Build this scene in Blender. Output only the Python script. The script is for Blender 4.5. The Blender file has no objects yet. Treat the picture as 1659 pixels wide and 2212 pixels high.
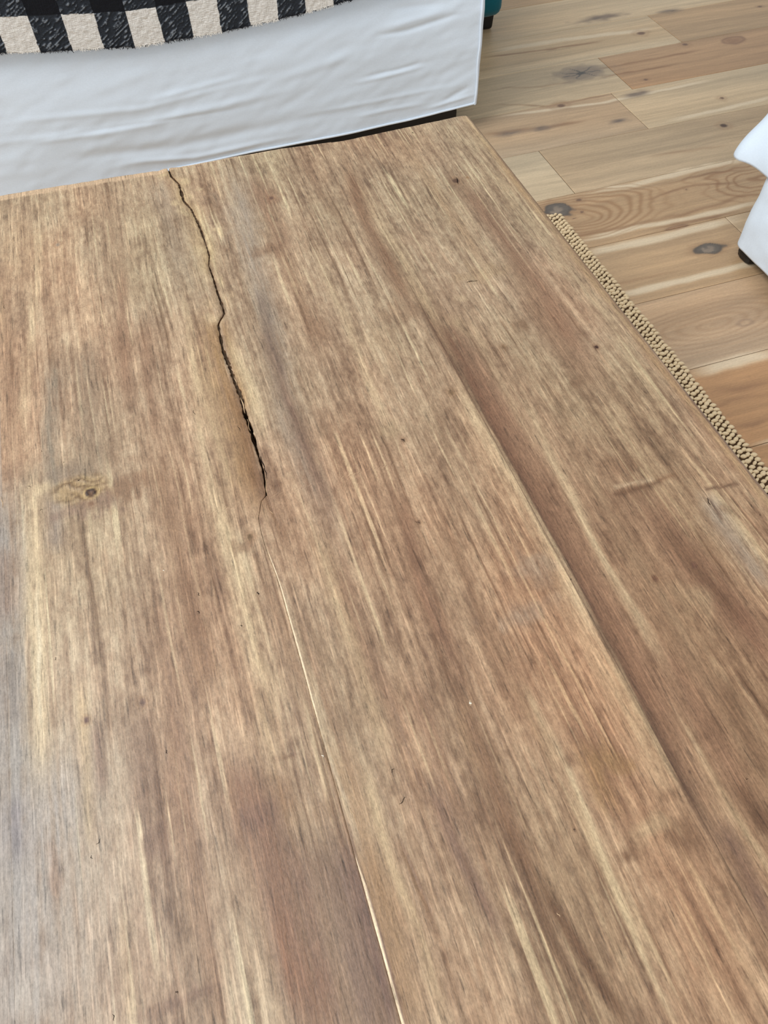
import bpy, math, random
import numpy as np
from mathutils import Matrix, Vector

# ------------------------------------------------------------------ camera, light, exposure
SC = bpy.context.scene
COL = SC.collection
IMW, IMH, FPX = 1659.0, 2212.0, 1600.0
CAM_Z, TOP_Z = 1.10, 0.40
TILT, ROLL, YAW = 0.62226, -0.04257, -0.27803

def rz(a):
    c, s = math.cos(a), math.sin(a)
    return np.array([[c, -s, 0], [s, c, 0], [0, 0, 1.0]])
def rx(a):
    c, s = math.cos(a), math.sin(a)
    return np.array([[1.0, 0, 0], [0, c, -s], [0, s, c]])
CM = rz(YAW) @ rx(TILT) @ rz(ROLL)
cam_data = bpy.data.cameras.new('camera')
cam = bpy.data.objects.new('camera', cam_data)
COL.objects.link(cam)
mw = np.eye(4); mw[:3, :3] = CM; mw[:3, 3] = (0, 0, CAM_Z)
cam.matrix_world = Matrix(mw.tolist())
cam_data.sensor_fit = 'VERTICAL'
cam_data.sensor_height = 32.0
cam_data.lens = 32.0 * FPX / IMH
cam_data.clip_start = 0.02
SC.camera = cam

SC.view_settings.view_transform = 'Standard'
SC.view_settings.look = 'None'
SC.view_settings.gamma = 1.0
SC.view_settings.use_curve_mapping = False
SC.view_settings.exposure = 0.0

world = bpy.data.worlds.new('daylight')
world.use_nodes = True
SC.world = world
bg = world.node_tree.nodes['Background']
bg.inputs[0].default_value = (0.93, 0.97, 1.0, 1)
bg.inputs[1].default_value = 0.52

def daylight_area(name, loc, target, sx, sy, power, colr):
    d = bpy.data.lights.new(name, 'AREA')
    d.shape = 'RECTANGLE'; d.size = sx; d.size_y = sy; d.energy = power; d.color = colr
    o = bpy.data.objects.new(name, d); COL.objects.link(o)
    o.location = loc
    o.rotation_euler = (Vector(target) - Vector(loc)).to_track_quat('-Z', 'Y').to_euler()
    return o
daylight_area('window_daylight', (-1.5, 0.9, 3.1), (0.5, 1.1, 0.2), 2.2, 1.8, 106, (0.90, 0.95, 1.0))
daylight_area('front_fill_daylight', (-0.9, -2.6, 1.9), (0.5, 1.6, 0.2), 2.2, 1.8, 56, (0.93, 0.97, 1.0))  # unseen soft light behind the camera, added to brighten the sofa front

# ------------------------------------------------------------------ helpers
def pray(px, py):
    return CM @ np.array([(px - IMW / 2) / FPX, -(py - IMH / 2) / FPX, -1.0])
def on_z(px, py, z):                       # photograph point -> point on a horizontal plane
    d = pray(px, py); t = (z - CAM_Z) / d[2]
    return d[0] * t, d[1] * t
def on_y(px, py, y):                       # photograph point -> x, z on an upright plane
    d = pray(px, py); t = y / d[1]
    return d[0] * t, CAM_Z + d[2] * t
def mpp(px, py, z):                        # metres per pixel at that point
    d = pray(px, py); t = (z - CAM_Z) / d[2]
    return t / FPX

RNG = np.random.RandomState(7)
TAB = RNG.rand(512, 512)
def vn(x, y, s=0):
    x = np.asarray(x, float) + s * 37.31; y = np.asarray(y, float) + s * 91.7
    xi = np.floor(x).astype(int); yi = np.floor(y).astype(int)
    fx = x - xi; fy = y - yi
    fx = fx * fx * (3 - 2 * fx); fy = fy * fy * (3 - 2 * fy)
    a = TAB[xi & 511, yi & 511]; b = TAB[(xi + 1) & 511, yi & 511]
    c = TAB[xi & 511, (yi + 1) & 511]; d = TAB[(xi + 1) & 511, (yi + 1) & 511]
    return (a * (1 - fx) + b * fx) * (1 - fy) + (c * (1 - fx) + d * fx) * fy
def fbm(x, y, o=3, s=0):
    r = 0; a = 1; t = 0
    for k in range(o):
        r = r + a * vn(x * 2 ** k, y * 2 ** k, s + k * 3.7); t += a; a *= .55
    return r / t
def sn(x, y, s=0):                         # signed noise
    return vn(x, y, s) * 2 - 1
def sstep(a, b, x):
    t = np.clip((x - a) / (b - a), 0, 1); return t * t * (3 - 2 * t)
def s2l(c):
    c = np.clip(np.asarray(c, float), 0, 1)
    return np.where(c <= 0.04045, c / 12.92, ((c + 0.055) / 1.055) ** 2.4)
def rgb(r, g, b):
    return np.array([r, g, b]) / 255.0
def mixc(col, c, m):
    m = np.clip(m, 0, 1)[..., None]
    return col * (1 - m) + np.asarray(c) * m

def link(name, me, parent=None, mat=None, smooth=True):
    o = bpy.data.objects.new(name, me); COL.objects.link(o)
    if parent: o.parent = parent
    if mat and not me.materials: me.materials.append(mat)
    if smooth and len(me.polygons): me.polygons.foreach_set('use_smooth', [True] * len(me.polygons))
    return o
def tag(o, label, cat, group=None):
    o['label'] = label; o['category'] = cat
    if group: o['group'] = group
    return o
def empty(name, loc=(0, 0, 0)):
    o = bpy.data.objects.new(name, None); COL.objects.link(o); o.location = loc; o.empty_display_size = .05
    return o
def mesh_np(name, V, F4, col=None):
    """V (n,3), F4 (m,4) numpy quads"""
    me = bpy.data.meshes.new(name)
    V = np.asarray(V, np.float32); F4 = np.asarray(F4, np.int32)
    me.vertices.add(len(V)); me.vertices.foreach_set('co', V.ravel())
    n = len(F4)
    me.loops.add(n * 4); me.loops.foreach_set('vertex_index', F4.ravel())
    me.polygons.add(n)
    me.polygons.foreach_set('loop_start', np.arange(n, dtype=np.int32) * 4)
    me.polygons.foreach_set('loop_total', np.full(n, 4, np.int32))
    me.update(calc_edges=True)
    if col is not None:
        at = me.color_attributes.new('Col', 'FLOAT_COLOR', 'POINT')
        c = np.ones((len(V), 4), np.float32); c[:, :3] = col
        at.data.foreach_set('color', c.ravel())
    return me
def grid_faces(nr, nc, off=0, flip=False):
    i = np.arange(nr - 1)[:, None] * nc + np.arange(nc - 1)[None, :]
    i = i.ravel() + off
    F = np.stack([i, i + 1, i + nc + 1, i + nc], 1)
    return F[:, ::-1] if flip else F
def slab(name, X, Y, Z, zb, col, wallcol=None):
    """closed slab: top from a grid of points, straight walls down to zb, flat underside"""
    nr, nc = X.shape
    V = [np.stack([X, Y, Z], -1).reshape(-1, 3)]
    F = [grid_faces(nr, nc)]
    per = np.concatenate([np.arange(nc), np.arange(1, nr) * nc + nc - 1,
                          (nr - 1) * nc + np.arange(nc - 2, -1, -1), np.arange(nr - 2, 0, -1) * nc])
    b = V[0][per].copy(); b[:, 2] = zb
    # duplicate the rim so that the walls shade flat against the top
    rim = V[0][per].copy()
    n0 = nr * nc; m = len(per)
    V += [rim, b]
    k = np.arange(m); k2 = (k + 1) % m
    F.append(np.stack([n0 + k, n0 + m + k, n0 + m + k2, n0 + k2], 1))
    # underside: strips between the two long sides
    bl = n0 + m
    low = bl + np.arange(nc)
    right = bl + (nc - 1) + np.arange(nr)
    left = bl + (m - np.arange(nr)) % m
    F.append(np.stack([left[:-1], left[1:], right[1:], right[:-1]], 1))
    C = None
    if col is not None:
        c0 = col.reshape(-1, 3)
        cr = c0[per] if wallcol is None else np.repeat(np.asarray(wallcol)[None], m, 0)
        C = np.concatenate([c0, cr, cr])
    return mesh_np(name, np.concatenate(V), np.concatenate(F), C)

# --- shader helpers
def new_mat(name):
    m = bpy.data.materials.new(name); m.use_nodes = True
    nt = m.node_tree; b = nt.nodes['Principled BSDF']
    return m, nt, b
def nd(nt, t, **kw):
    n = nt.nodes.new(t)
    for k, v in kw.items(): setattr(n, k, v)
    return n
def mapping(nt, scale, rot=(0, 0, 0)):
    tc = nd(nt, 'ShaderNodeTexCoord'); mp = nd(nt, 'ShaderNodeMapping')
    mp.inputs['Scale'].default_value = scale; mp.inputs['Rotation'].default_value = rot
    nt.links.new(tc.outputs['Object'], mp.inputs['Vector'])
    return mp.outputs['Vector']
def noise(nt, vec, scale=1.0, detail=2.0, rough=.5, dist=0.0):
    n = nd(nt, 'ShaderNodeTexNoise')
    n.inputs['Scale'].default_value = scale; n.inputs['Detail'].default_value = detail
    n.inputs['Roughness'].default_value = rough; n.inputs['Distortion'].default_value = dist
    nt.links.new(vec, n.inputs['Vector'])
    return n.outputs['Fac']
def rng(nt, val, a, b, c, d):
    n = nd(nt, 'ShaderNodeMapRange')
    for i, v in zip((1, 2, 3, 4), (a, b, c, d)): n.inputs[i].default_value = v
    nt.links.new(val, n.inputs[0]); return n.outputs[0]
def math_(nt, op, a, b):
    n = nd(nt, 'ShaderNodeMath', operation=op)
    for i, v in enumerate((a, b)):
        if isinstance(v, (int, float)): n.inputs[i].default_value = v
        else: nt.links.new(v, n.inputs[i])
    return n.outputs[0]
def scale_col(nt, col, val):
    n = nd(nt, 'ShaderNodeVectorMath', operation='SCALE')
    nt.links.new(col, n.inputs[0]); nt.links.new(val, n.inputs['Scale']); return n.outputs[0]
def bump(nt, b, h, strength, dist):
    n = nd(nt, 'ShaderNodeBump'); n.inputs['Strength'].default_value = strength
    n.inputs['Distance'].default_value = dist
    nt.links.new(h, n.inputs['Height']); nt.links.new(n.outputs[0], b.inputs['Normal'])

def wood_mat(name, gx, gy, sx, sy, amp, rough, spec=.4, bst=.5, bd=.0004, hair=None):
    """colour from the painted attribute, fine fibre grain from two noises"""
    m, nt, b = new_mat(name)
    a = nd(nt, 'ShaderNodeAttribute'); a.attribute_name = 'Col'
    n1 = noise(nt, mapping(nt, (gx, gy, 1)), 1, 3, .6, .6)
    n2 = noise(nt, mapping(nt, (sx, sy, 1)), 1, 2, .6, .3)
    f = math_(nt, 'ADD', rng(nt, n1, .25, .75, 1 - amp, 1 + amp), rng(nt, n2, .25, .75, -amp * .8, amp * .8))
    if hair:
        n3 = noise(nt, mapping(nt, (hair[0], hair[1], 1)), 1, 1, .5, .35)
        n4 = noise(nt, mapping(nt, (hair[0] * .8, hair[1] * 1.4, 1), (0, 0, .004)), 1.13, 1, .5, .35)
        f = math_(nt, 'ADD', f, rng(nt, n3, .60, .72, 0, hair[2])); f = math_(nt, 'SUBTRACT', f, rng(nt, n4, .61, .74, 0, hair[2]))
    nt.links.new(scale_col(nt, a.outputs['Color'], f), b.inputs['Base Color'])
    b.inputs['Roughness'].default_value = rough
    b.inputs['Specular IOR Level'].default_value = spec
    bump(nt, b, math_(nt, 'ADD', n1, n2), bst, bd)
    return m
def plain_mat(name, c, rough=.6, spec=.3, nz=None, bst=0.3, bd=.001, var=.08):
    m, nt, b = new_mat(name)
    lin = s2l(c)
    b.inputs['Roughness'].default_value = rough; b.inputs['Specular IOR Level'].default_value = spec
    rgbn = nd(nt, 'ShaderNodeRGB'); rgbn.outputs[0].default_value = (*lin, 1)
    n1 = noise(nt, mapping(nt, nz or (60, 60, 60)), 1, 3, .6, 0)
    nt.links.new(scale_col(nt, rgbn.outputs[0], rng(nt, n1, .25, .75, 1 - var, 1 + var)), b.inputs['Base Color'])
    bump(nt, b, n1, bst, bd)
    return m
def cloth_mat(name, c, threads=1400, bst=.35, bd=.0003, rough=.9, sheen=.15):
    m, nt, b = new_mat(name)
    if c is None:
        a = nd(nt, 'ShaderNodeAttribute'); a.attribute_name = 'Col'; src = a.outputs['Color']
    else:
        r = nd(nt, 'ShaderNodeRGB'); r.outputs[0].default_value = (*s2l(c), 1); src = r.outputs[0]
    n1 = noise(nt, mapping(nt, (threads, threads, threads * .12)), 1, 1, .5, 0)
    n2 = noise(nt, mapping(nt, (threads * .12, threads * .12, threads)), 1, 1, .5, 0)
    s = math_(nt, 'ADD', n1, n2)
    nt.links.new(scale_col(nt, src, rng(nt, s, .7, 1.3, .965, 1.03)), b.inputs['Base Color'])
    b.inputs['Roughness'].default_value = rough; b.inputs['Specular IOR Level'].default_value = .15
    b.inputs['Sheen Weight'].default_value = sheen
    bump(nt, b, s, bst, bd)
    return m

M_TABLE = wood_mat('weathered_table_wood', 640, 60, 560, 300, .26, .50, .35, .6, .00045, (430, 17, .34))
M_RAW = plain_mat('raw_pale_wood', rgb(196, 164, 128), .7, .2, (300, 30, 300), .3, .0005)
M_UNDER = plain_mat('dark_underside_wood', rgb(74, 54, 38), .7, .2, (200, 20, 200), .4, .001)
M_HOLE = plain_mat('dark_pore', rgb(26, 18, 14), .9, .1)
M_OAK = wood_mat('oak_floor', 18, 430, 150, 480, .12, .42, .4, .25, .0002)
M_SLIP = cloth_mat('white_slipcover_cotton', rgb(224, 232, 240))
M_CHAIR = cloth_mat('bright_white_slipcover', rgb(226, 236, 245))
M_BLACK = plain_mat('black_plastic_and_shade', rgb(18, 17, 17), .45, .4)  # plastic feet, and the shade put under sofa and footstool
M_TEAL = cloth_mat('teal_fabric', rgb(10, 92, 104), 500, .5, .001, .8, .2)
M_THROW = cloth_mat('woolly_throw', None, 700, .8, .002, .95, .1)
M_JUTE = plain_mat('jute_fibre', rgb(226, 200, 160), .85, .15, (420, 420, 420), .8, .0012, .16)
M_JUTEB = plain_mat('jute_backing', rgb(80, 58, 38), .9, .1, (200, 200, 200), .5, .001, .2)
M_CRUMB = plain_mat('pale_crumb', rgb(240, 232, 214), .8, .2)

# ------------------------------------------------------------------ floor (setting)
PW = 0.2035 * 1.10
ROW0 = 1.022 * 1.10
floor = link('floor', mesh_np('floor', [(-2.6, -1.6, -.03), (3.2, -1.6, -.03), (3.2, 4.4, -.03), (-2.6, 4.4, -.03),
                                        (-2.6, -1.6, -.021), (3.2, -1.6, -.021), (3.2, 4.4, -.021), (-2.6, 4.4, -.021)],
                              [(0, 3, 2, 1), (4, 5, 6, 7), (0, 1, 5, 4), (1, 2, 6, 5), (2, 3, 7, 6), (3, 0, 4, 7)]), None, M_UNDER, False)
floor['kind'] = 'structure'

PINK, PALE, TAN, YEL, ORG, BRN, GRY = (rgb(194, 164, 130), rgb(208, 182, 146), rgb(192, 158, 120), rgb(200, 168, 130),
                                       rgb(190, 151, 113), rgb(180, 136, 94), rgb(188, 158, 126))
def fz(px, py): return on_z(px, py, 0.0)
# knots: photo x, y, radius px along x, radius px along y, kind
KNOTS = [(1255, 158, 64, 24, 'star'), (1582, 88, 30, 13, 'brown'), (1480, 96, 7, 4, 'dot'), (1385, 72, 10, 5, 'dot'), (1445, 24, 32, 8, 'grey'),
         (1395, 172, 5, 3, 'dot'), (1563, 271, 8, 5, 'dark'), (1207, 453, 27, 17, 'slate'), (1250, 432, 8, 4, 'dot'), (1257, 458, 4, 3, 'dot'),
         (1337, 262, 24, 8, 'grey'), (1170, 277, 40, 9, 'grey'), (1532, 537, 33, 12, 'slate'), (1610, 697, 22, 8, 'ring'), (1212, 228, 12, 6, 'dot'),
         (1375, 203, 40, 10, 'grey'), (1300, 38, 70, 11, 'grey'), (1482, 409, 3, 2, 'dot'), (1560, 212, 6, 4, 'dot'), (1641, 14, 5, 3, 'dot'),
         (1100, 288, 46, 9, 'grey'), (1625, 345, 14, 6, 'brown'), (1240, 472, 4, 2, 'dot'), (1460, 492, 30, 5, 'brown')]
# pale sapwood bands: photo polyline, width px
SAP = [([(1290, 412), (1370, 400), (1480, 370), (1600, 345)], 8), ([(1260, 520), (1380, 490), (1500, 470), (1620, 440)], 7),
       ([(1270, 548), (1400, 520), (1500, 495), (1560, 480)], 10), ([(1330, 640), (1500, 600), (1659, 560)], 8), ([(1500, 806), (1600, 778), (1659, 764)], 14),
       ([(1080, 108), (1200, 88), (1380, 66)], 7), ([(1090, 250), (1300, 222), (1500, 180)], 4), ([(1640, 958), (1659, 952)], 5),
       ([(1460, 258), (1560, 236), (1659, 212)], 5)]
DARKF = [([(1060, 122), (1150, 112), (1290, 90)], 3, .5), ([(1290, 150), (1400, 130), (1500, 110)], 3, .5), ([(1310, 165), (1450, 140)], 2.5, .5),
         ([(1080, 225), (1180, 230), (1310, 205)], 3, .4), ([(1060, 290), (1180, 275), (1250, 262)], 5, .5), ([(1420, 335), (1560, 315)], 4, .3),
         ([(1200, 520), (1300, 500), (1440, 470)], 4, .35), ([(1430, 490), (1500, 478), (1570, 462)], 4, .6), ([(1290, 620), (1450, 590)], 3, .3),
         ([(1450, 470), (1560, 440), (1610, 420)], 4, .45), ([(1540, 850), (1659, 825)], 8, .5), ([(1520, 880), (1659, 850)], 5, .4), ([(1590, 925), (1659, 905)], 7, .5),
         ([(1090, 190), (1170, 188), (1230, 178)], 3, .3), ([(1450, 395), (1540, 372), (1600, 368)], 3, .5), ([(1400, 430), (1500, 400), (1590, 395)], 3, .5)]
def oak_colour(X, Y, base, seed, row):
    wx = X + .03 * sn(X * 2, Y * 9, seed); wy = Y + .012 * sn(X * 2.2, Y * 8, seed + 2) + .004 * sn(X * 9, Y * 30, seed + 4)
    g = .45 * sn(wx * 1.2, wy * 22, seed + 5) + .35 * sn(wx * 2.5, wy * 60, seed + 6) + .32 * sn(wx * 6, wy * 150, seed + 7) + .2 * sn(wx * 14, wy * 330, seed + 8)
    col = np.repeat(base[None] * .955, X.size, 0).reshape(*X.shape, 3) * (1 + .12 * g[..., None])
    h = sn(wx * 1.1, wy * 7, seed + 11)
    col = col * (1 + h[..., None] * np.array([.03, .0, -.035]))
    wob = .004 * sn(X * 30, Y * 60, seed + 13)
    for pts, w in SAP:
        P = np.array([fz(*p) for p in pts]); ww = w * mpp(*pts[0], 0) * 1.25
        yc = np.interp(X, P[:, 0], P[:, 1]) + wob * .6
        m = np.exp(-((Y - yc) / ww) ** 4) * sstep(P[0, 0] - .05, P[0, 0] + .06, X) * (1 - sstep(P[-1, 0] - .03, P[-1, 0] + .08, X))
        col = mixc(col, rgb(222, 200, 168), m * .85)
    for pts, w, st in DARKF:
        P = np.array([fz(*p) for p in pts]); ww = w * mpp(*pts[0], 0) * 1.3
        yc = np.interp(X, P[:, 0], P[:, 1]) + wob
        m = np.exp(-((Y - yc) / ww) ** 2) * sstep(P[0, 0] - .05, P[0, 0] + .05, X) * (1 - sstep(P[-1, 0] - .05, P[-1, 0] + .05, X))
        col = mixc(col, rgb(128, 92, 64), m * st * 1.2 * (.6 + .6 * vn(X * 12, Y * 60, seed + 3)))
    if row == 1:                                    # cathedral figure beside the slate knot
        x0, y0 = fz(1225, 470)
        r = np.sqrt(((X - x0) * .75) ** 2 + ((Y - y0 + .02 * sn(X * 7, Y * 4, 3)) * 2.0) ** 2) + .022 * sn(X * 9, Y * 18, 5) + .007 * sn(X * 26, Y * 50, 6)
        ring = .5 + .5 * np.sin(r * 270)
        m = ring ** 2 * sstep(.03, .07, r) * (1 - sstep(.16, .26, r)) * (X > x0 - .05)
        col = mixc(col, rgb(146, 108, 74), m * .62)
        x1, y1 = fz(1650, 385)
        r = np.sqrt(((X - x1) * .8) ** 2 + ((Y - y1) * 1.6) ** 2) + .030 * sn(X * 12, Y * 24, 9) + .01 * sn(X * 34, Y * 60, 2)
        m = (.5 + .5 * np.sin(r * 170)) ** 4 * (1 - sstep(.10, .2, r))
        col = mixc(col, rgb(138, 98, 66), m * .6)
    if row == -1:
        x0, y0 = fz(1540, 700)
        r = np.sqrt(((X - x0) * .6) ** 2 + ((Y - y0) * 1.8) ** 2) + .012 * sn(X * 11, Y * 22, 5)
        m = (.5 + .5 * np.sin(r * 300)) ** 2 * (1 - sstep(.1, .2, r))
        col = mixc(col, rgb(150, 114, 82), m * .3)
    for kx, ky, ra, rb, kind in KNOTS:
        x0, y0 = fz(kx, ky); s = mpp(kx, ky, 0)
        ax = ra * s; ay = rb * s * 1.45
        sh = .16 * (X - x0) * 0
        dx = (X - x0) / ax; dy = (Y - y0 + sh) / ay
        r = np.sqrt(dx * dx + dy * dy) * (1 + .25 * sn(X * 45, Y * 60, kx)) 
        near = r < 4
        if not near.any(): continue
        if kind == 'star':
            col = mixc(col, rgb(138, 122, 106), (1 - sstep(.5, 1.25, r)) * .85)
            an = np.arctan2(dy, dx) + .25 * sn(X * 50, Y * 50, 4); rays = np.abs(np.sin(an * 3.5 + .5)) 
            m = .9 * (1 - sstep(.0, .26, rays * r * 1.5)) * (1 - sstep(.5, .85, r)) + (1 - sstep(.08, .2, r))
            col = mixc(col, rgb(66, 66, 66), m)
            col = mixc(col, rgb(150, 128, 104), (.5 + .5 * np.sin(r * 16)) * (1 - sstep(.9, 1.6, r)) * .25)
        elif kind == 'slate':
            col = mixc(col, rgb(150, 116, 84), (1 - sstep(.9, 1.9, r)) * .5)
            col = mixc(col, rgb(92, 86, 80), (1 - sstep(.8, 1.1, r)) * .85)
            col = mixc(col, rgb(146, 128, 110), (1 - sstep(.3, .65, np.sqrt((dx + .15) ** 2 + (dy + .15) ** 2) + .3 * sn(X * 120, Y * 120, 3))) * .8)
            col = mixc(col, rgb(66, 62, 60), np.exp(-((r - .95) / .1) ** 2) * .6)
        elif kind == 'brown':
            col = mixc(col, rgb(140, 104, 78), (1 - sstep(.3, 1.3, r)) * .6 * (.7 + .6 * vn(X * 40, Y * 120, 4)))
            col = mixc(col, rgb(104, 74, 60), np.exp(-((r - .8) / .15) ** 2) * .35)
        elif kind == 'grey':
            col = mixc(col, rgb(132, 112, 94), (1 - sstep(.2, 1.3, r)) * .75 * (.5 + .8 * vn(X * 25, Y * 110, 6)))
            col = mixc(col, rgb(96, 84, 76), (1 - sstep(.1, .7, r)) * .75 * vn(X * 60, Y * 180, 8))
        elif kind == 'ring':
            col = mixc(col, rgb(150, 122, 98), np.exp(-((r - .75) / .25) ** 2) * .6)
        else:
            col = mixc(col, rgb(70, 50, 40) if kind == 'dark' else rgb(112, 84, 66), (1 - sstep(.5, 1.1, r)) * .9)
            col = mixc(col, rgb(150, 114, 84), np.exp(-((r - 1.6) / .7) ** 2) * .25)
    return col

JOINTS = {-3: [1.9], -2: [-.3, 2.2], -1: [.1, 1.9], 0: [1.188 * 1.1], 1: [-.2, 2.45], 2: [.913 * 1.1, 2.9], 3: [-.35, 1.224 * 1.1], 4: [1.29 * 1.1],
          5: [-.5, 1.567 * 1.1], 6: [.2, 2.5], 7: [1.0, 2.8]}
BASES = {(0, 0): TAN, (0, 1): YEL, (1, 0): TAN, (1, 1): TAN, (2, 0): PALE, (2, 1): YEL, (3, 0): PINK, (3, 1): PINK, (3, 2): PALE,
         (4, 0): PALE, (4, 1): ORG, (5, 0): PALE, (5, 1): PALE, (5, 2): TAN, (6, 1): PALE, (6, 2): TAN, (-1, 0): GRY, (-1, 1): GRY, (-1, 2): GRY,
         (-2, 0): BRN, (-2, 1): BRN, (-3, 0): BRN, (-3, 1): BRN}
rnd = random.Random(3)
for row in range(-12, 14):
    y0 = ROW0 + row * PW; y1 = y0 + PW
    if y0 > 4.3 or y1 < -1.5: continue
    xs = JOINTS.get(row)
    if xs is None:
        a = rnd.uniform(-2, -.6); xs = [a, a + 1.9, a + 3.8]
    ends = [-2.6] + [x for x in xs if -2.5 < x < 3.1] + [3.2]
    for k in range(len(ends) - 1):
        xa, xb = ends[k] + .0006, ends[k + 1] - .0006
        base = BASES.get((row, k), [PALE, TAN, YEL, PINK, GRY][rnd.randrange(5)])
        vis = -4 <= row <= 7 and xb > .6 and xa < 2.4
        lo, hi = max(xa, .68), min(xb, 2.35)
        if vis and hi > lo:
            X1 = np.unique(np.concatenate([np.linspace(xa, lo, 6) if lo > xa else [xa], np.linspace(lo, hi, int((hi - lo) / .0045) + 2),
                                           np.linspace(hi, xb, 5) if xb > hi else [xb]]))
            ny = 74
        else:
            X1 = np.linspace(xa, xb, 12); ny = 8
        v = np.linspace(0, 1, ny)
        e = .0016 / PW
        v = np.unique(np.concatenate([[0, e * .4, e], v[(v > e * 1.5) & (v < 1 - e * 1.5)], [1 - e, 1 - e * .4, 1]]))
        X1 = np.unique(np.concatenate([[xa, xa + .0007, xa + .0016], X1[(X1 > xa + .002) & (X1 < xb - .002)], [xb - .0016, xb - .0007, xb]]))
        Y1 = y0 + .0005 + v * (PW - .001)
        X, Y = np.meshgrid(X1, Y1)
        d = np.minimum(np.minimum(X - X1[0], X1[-1] - X), np.minimum(Y - Y1[0], Y1[-1] - Y))
        Z = -.0013 * (1 - np.clip(d / .0016, 0, 1)) ** 2
        c = oak_colour(X, Y, base, row * 5 + k * 2 + 40, row)
        link('plank', slab('plank', X, Y, Z, -.02, s2l(c), s2l(rgb(84, 60, 40))), floor, M_OAK)

# ------------------------------------------------------------------ wooden table
T_BOT = TOP_Z - .042
def tz(px, py): return on_z(px, py, TOP_Z)
SEAM0, SEAM2, EDGE = -.2885, .3010, .5745
CRK = [(362, 362), (365, 369), (370, 381), (386, 396), (391, 413), (396, 432), (413, 451), (425, 475), (435, 499), (445, 528), (452, 552), (451, 574), (460, 598),
       (469, 630), (480, 659), (484, 676), (471, 700), (481, 754), (497, 795), (507, 824), (521, 857), (528, 891), (540, 922), (548, 949), (557, 980),
       (567, 1012), (573, 1045), (575, 1072), (565, 1080), (558, 1120), (566, 1156)]
CRKW = [5, 4, 5, 4, 7, 5, 4, 5, 4, 3, 3, 2, 4, 4, 5, 4, 4, 8, 9, 8, 10, 9, 10, 8, 5, 5, 5, 3, 1, .6, .6]
cw = np.array([tz(*p) for p in CRK]); cww = np.array([w * mpp(*p, TOP_Z) for w, p in zip(CRKW, CRK)])
o_ = np.argsort(cw[:, 1]); cw = cw[o_]; cww = cww[o_]
def seam1(y):
    x = np.interp(y, cw[:, 1], cw[:, 0])
    return np.where(y < cw[0, 1], 0.0 + (cw[0, 0]) * sstep(cw[0, 1] - .08, cw[0, 1], y), x)
def gap1(y):
    g = np.interp(y, cw[:, 1], cww, left=.0001)
    return g * (.85 + .45 * sn(y * 260, y * 0, 3)) + .0001
def yfar(x):
    return np.interp(x, [-.6, -.28, .0, .021, .205, .323, .421, .564], [1.345, 1.336, 1.320, 1.318, 1.315, 1.301, 1.304, 1.311]) + .0008 * sn(x * 30, x * 0, 2)
NEAR_Y = -.36

S, G, R_ = 'streak', 'grey', 'red'
DK = rgb(104, 74, 53); DK2 = rgb(120, 87, 64); RED = rgb(128, 91, 69); LT = rgb(206, 180, 143); LT2 = rgb(190, 162, 126); LIL = rgb(156, 138, 121); AMB = rgb(152, 116, 78)
PUR = rgb(114, 85, 70); GREY = rgb(148, 138, 130); OLV = rgb(182, 158, 124); ORA = rgb(154, 121, 91)
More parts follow.
